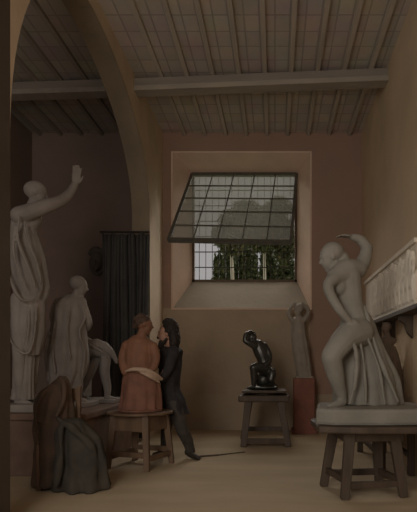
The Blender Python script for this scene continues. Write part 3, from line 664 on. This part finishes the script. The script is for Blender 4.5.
for rows, rr in (([(362, 300, .02), (369, 330, -.08), (378, 362, -.14), (394, 400, -.16)], (4, 4, 3.6, 3)), ([(354, 330, -.16), (360, 360, -.2), (362, 400, -.22)], (2.5, 3.6, 3)), ([(361, 330, -.15), (374, 366, -.2), (380, 402, -.22)], (2, 3.6, 3)),
                 ([(344, 333, -.27), (352, 352, -.26), (352, 378, -.24), (346, 402, -.22)], (1.5, 3, 3.2, 2.6))):
    s.tube(f.seq(rows), [q * .62 for q in f.r(*rr)], 1, n=10)
s.build('drapery', M['plaster_grey'], pg, .013, 3, ((8, 8, 4), .022))

# ------------------------------------------------------------------ right wall: shelf, reliefs, bench, small figure
ZSH = 1.76
sh = thing('wall_shelf', 'long dark wall shelf below the white relief panels', 'shelf', (XR, 6.4, ZSH))
bm = BM(); box(bm, 1.335, XR, 4.4, 8.32, ZSH - .05, ZSH); obj('board', bm, M['wood_dark'], sh, bevel=.006)
for yy in (4.9, 5.75, 6.6, 7.45, 8.2):
    bm = BM(); a = [(XR, ZSH - .05), (1.37, ZSH - .05), (1.37, ZSH - .10), (1.43, ZSH - .14), (1.46, ZSH - .24), (XR, ZSH - .30)]
    v0 = [bm.verts.new((x, yy - .04, z)) for x, z in a]; v1 = [bm.verts.new((x, yy + .04, z)) for x, z in a]
    bm.faces.new(v0); bm.faces.new(v1[::-1])
    for k in range(6): bm.faces.new((v0[k], v0[(k + 1) % 6], v1[(k + 1) % 6], v1[k]))
    obj('bracket', bm, M['wood_dark'], sh)
PL, PH = .735, .70
words = ['plain-edged white relief panel at the window end of the wall shelf', 'white relief panel second from the window end of the shelf',
         'white relief panel third from the window end of the shelf', 'white relief panel nearest the painter on the wall shelf']
proto = None
for k in range(4):
    yc = 8.24 - .375 - k * .75
    if k == 0 or k == 1:
        t = thing('relief_panel', words[k], 'relief', (1.45, yc, ZSH), 'relief panels on the wall shelf')
        bm = BM(); box(bm, 1.435, 1.505, yc - PL / 2, yc + PL / 2, ZSH, ZSH + PH)
        box(bm, 1.405, 1.44, yc - PL / 2, yc + PL / 2, ZSH, ZSH + .05); box(bm, 1.405, 1.44, yc - PL / 2, yc + PL / 2, ZSH + PH - .05, ZSH + PH)
        obj('slab', bm, M['plaster_relief'], t, bevel=.006)
        for q in range(0 if k == 0 else 4):
            y = yc - .275 + q * .18; h = (.54, .58, .52, .56)[q]; ln = (.03, -.02, .04, -.03)[q]
            s = Sculpt(); z0 = ZSH + .05
            s.head((1.415, y + ln, z0 + h - .04), (-.3, (1, -1, 1, -1)[q], 0), .085)
            s.tube([(1.43, y + ln, z0 + h - .09), (1.42, y + ln * .5, z0 + h * .6), (1.425, y, z0 + .18)], [.055, .05, .06])
            s.tube([(1.425, y - .03, z0 + .3), (1.42, y - .035, z0 + .15), (1.425, y - .04, z0)], [.045, .035, .022]); s.tube([(1.425, y + .03, z0 + .3), (1.42, y + .05, z0 + .15), (1.425, y + .045, z0)], [.045, .035, .022])
            s.tube([(1.42, y + ln - .05, z0 + h - .12), (1.4, y - .085, z0 + h * .62), (1.4, y - .03, z0 + h * .5)], [.024, .02, .016]); s.tube([(1.42, y + ln + .05, z0 + h - .12), (1.41, y + .09, z0 + h * .7), (1.405, y + .1, z0 + h * .85)], [.024, .02, .016])
            for w_ in (-.05, 0, .05): s.tube([(1.40, y + w_ * .7, z0 + h * .5), (1.395, y + w_, z0 + .2), (1.40, y + w_ * 1.2, z0 + .03)], [.012, .017, .014], n=8)
            s.build('relief_figure', M['plaster_relief'], t, .008, 2)
        if k == 1: proto = t
    else:
        c2 = proto.copy(); COL.objects.link(c2); c2.location.y = yc; c2['label'] = words[k]
        for chd in list(proto.children):
            d = chd.copy(); COL.objects.link(d); d.parent = c2

f = F(6.2)
bn = thing('bench', 'low dark bench along the right wall behind the big stool', 'bench', (1.3, 6.2, 0))
bm = BM(); box(bm, 1.08, 1.5, 5.42, 7.0, .60, .66); obj('top', bm, M['wood_dark'], bn, bevel=.008)
for a, b in ((1.13, 5.5), (1.44, 5.5), (1.13, 6.9), (1.44, 6.9)):
    bm = BM(); bar(bm, (a, b, 0), (a, b, .6), .07); obj('leg', bm, M['wood_dark'], bn, bevel=.005)
bm = BM(); bar(bm, (1.44, 5.5, .2), (1.44, 6.9, .2), .045); bar(bm, (1.13, 5.5, .2), (1.13, 6.9, .2), .045); obj('stretcher', bm, M['wood_dark'], bn)
st = thing('clay_statuette', 'small brownish draped figure under the wall shelf', 'statue', (f(391, 0).x, 6.2, .66))
s = Sculpt()
s.head(f(386.5, 328), (-1, -.4, -.1), f.r(12)); s.tube(f.seq([(387, 333), (387.5, 339)]), f.r(2.8, 4)); s.tube(f.seq([(381, 341), (387, 340), (393, 341)]), f.r(3.5, 5, 3.5))
s.tube(f.seq([(387, 342), (388, 355), (389, 370)]), f.r(6.5, 6.5, 8), .8); s.tube(f.seq([(381, 342, -.03), (379.5, 353, -.06), (385, 360, -.1)]), f.r(3, 2.6, 2)); s.hand(f(385, 360, -.1), (1, 0, .2), (0, 1, 0), f.r(9), .3, 1, .06)
s.build('figure', M['clay_brown'], st, .009, 2)
s = Sculpt(); s.drape(f.lv([(346, 388.5, 7), (360, 390, 9.5), (376, 391.5, 12), (390, 392, 13), (405, 391.5, 13.5)], .75), 8, .07, .3); s.build('drapery', M['clay_brown'], st, .011, 2, ((10, 10, 4), .012))

# mahlstick lying on the floor
s = Sculpt(); s.tube([(-1.0, 6.50, .012), (-.72, 6.62, .012)], [.012, .011], n=8); s.tube([(-.72, 6.62, .012), (-.40, 6.85, .009)], [.009, .007], n=8)
ob = s.build('wooden_stick', M['wood_dark'], None, .005, 1, loc=(-.7, 6.66, 0)); tag(ob, 'thin dark stick lying on the bare floor', 'stick')

# ------------------------------------------------------------------ light
w = bpy.data.worlds.new('sky'); C.world = w; w.use_nodes = True
w.node_tree.nodes['Background'].inputs['Color'].default_value = (.335, .32, .315, 1); w.node_tree.nodes['Background'].inputs['Strength'].default_value = 1.0
def lamp(name, kind, loc, target, energy, col, **k):
    l = bpy.data.lights.new(name, kind); l.energy = energy; l.color = col
    for a, b in k.items(): setattr(l, a, b)
    o = bpy.data.objects.new(name, l); COL.objects.link(o); o.location = loc
    o.rotation_euler = (Vector(target) - Vector(loc)).to_track_quat('-Z', 'Y').to_euler(); return o
lamp('daylight', 'SUN', (.5, 16, 9), (.2, 6.6, 0), 8.5, (1, .94, .85), angle=math.radians(80))
lamp('fill_light', 'AREA', (-1.6, -1.0, 2.6), (.7, 7, 2.9), 112, (1, .93, .84), shape='RECTANGLE', size=1.6, size_y=3)  # added soft fill behind the camera, not a window of the room

# ------------------------------------------------------------------ camera
cam = bpy.data.cameras.new('camera'); co = bpy.data.objects.new('camera', cam); COL.objects.link(co)
co.location = (0, 0, EYE); co.rotation_euler = (PI / 2, 0, 0)
cam.sensor_width = 36; cam.sensor_fit = 'AUTO'; cam.lens = 36 * FPX / 512
cam.shift_x = -(VX - 208.5) / 512; cam.shift_y = (VY - 256) / 512
cam.clip_end = 200; C.camera = co
C.view_settings.view_transform = 'Standard'; C.view_settings.look = 'None'; C.view_settings.gamma = 1; C.view_settings.exposure = 0
C.view_settings.use_curve_mapping = False
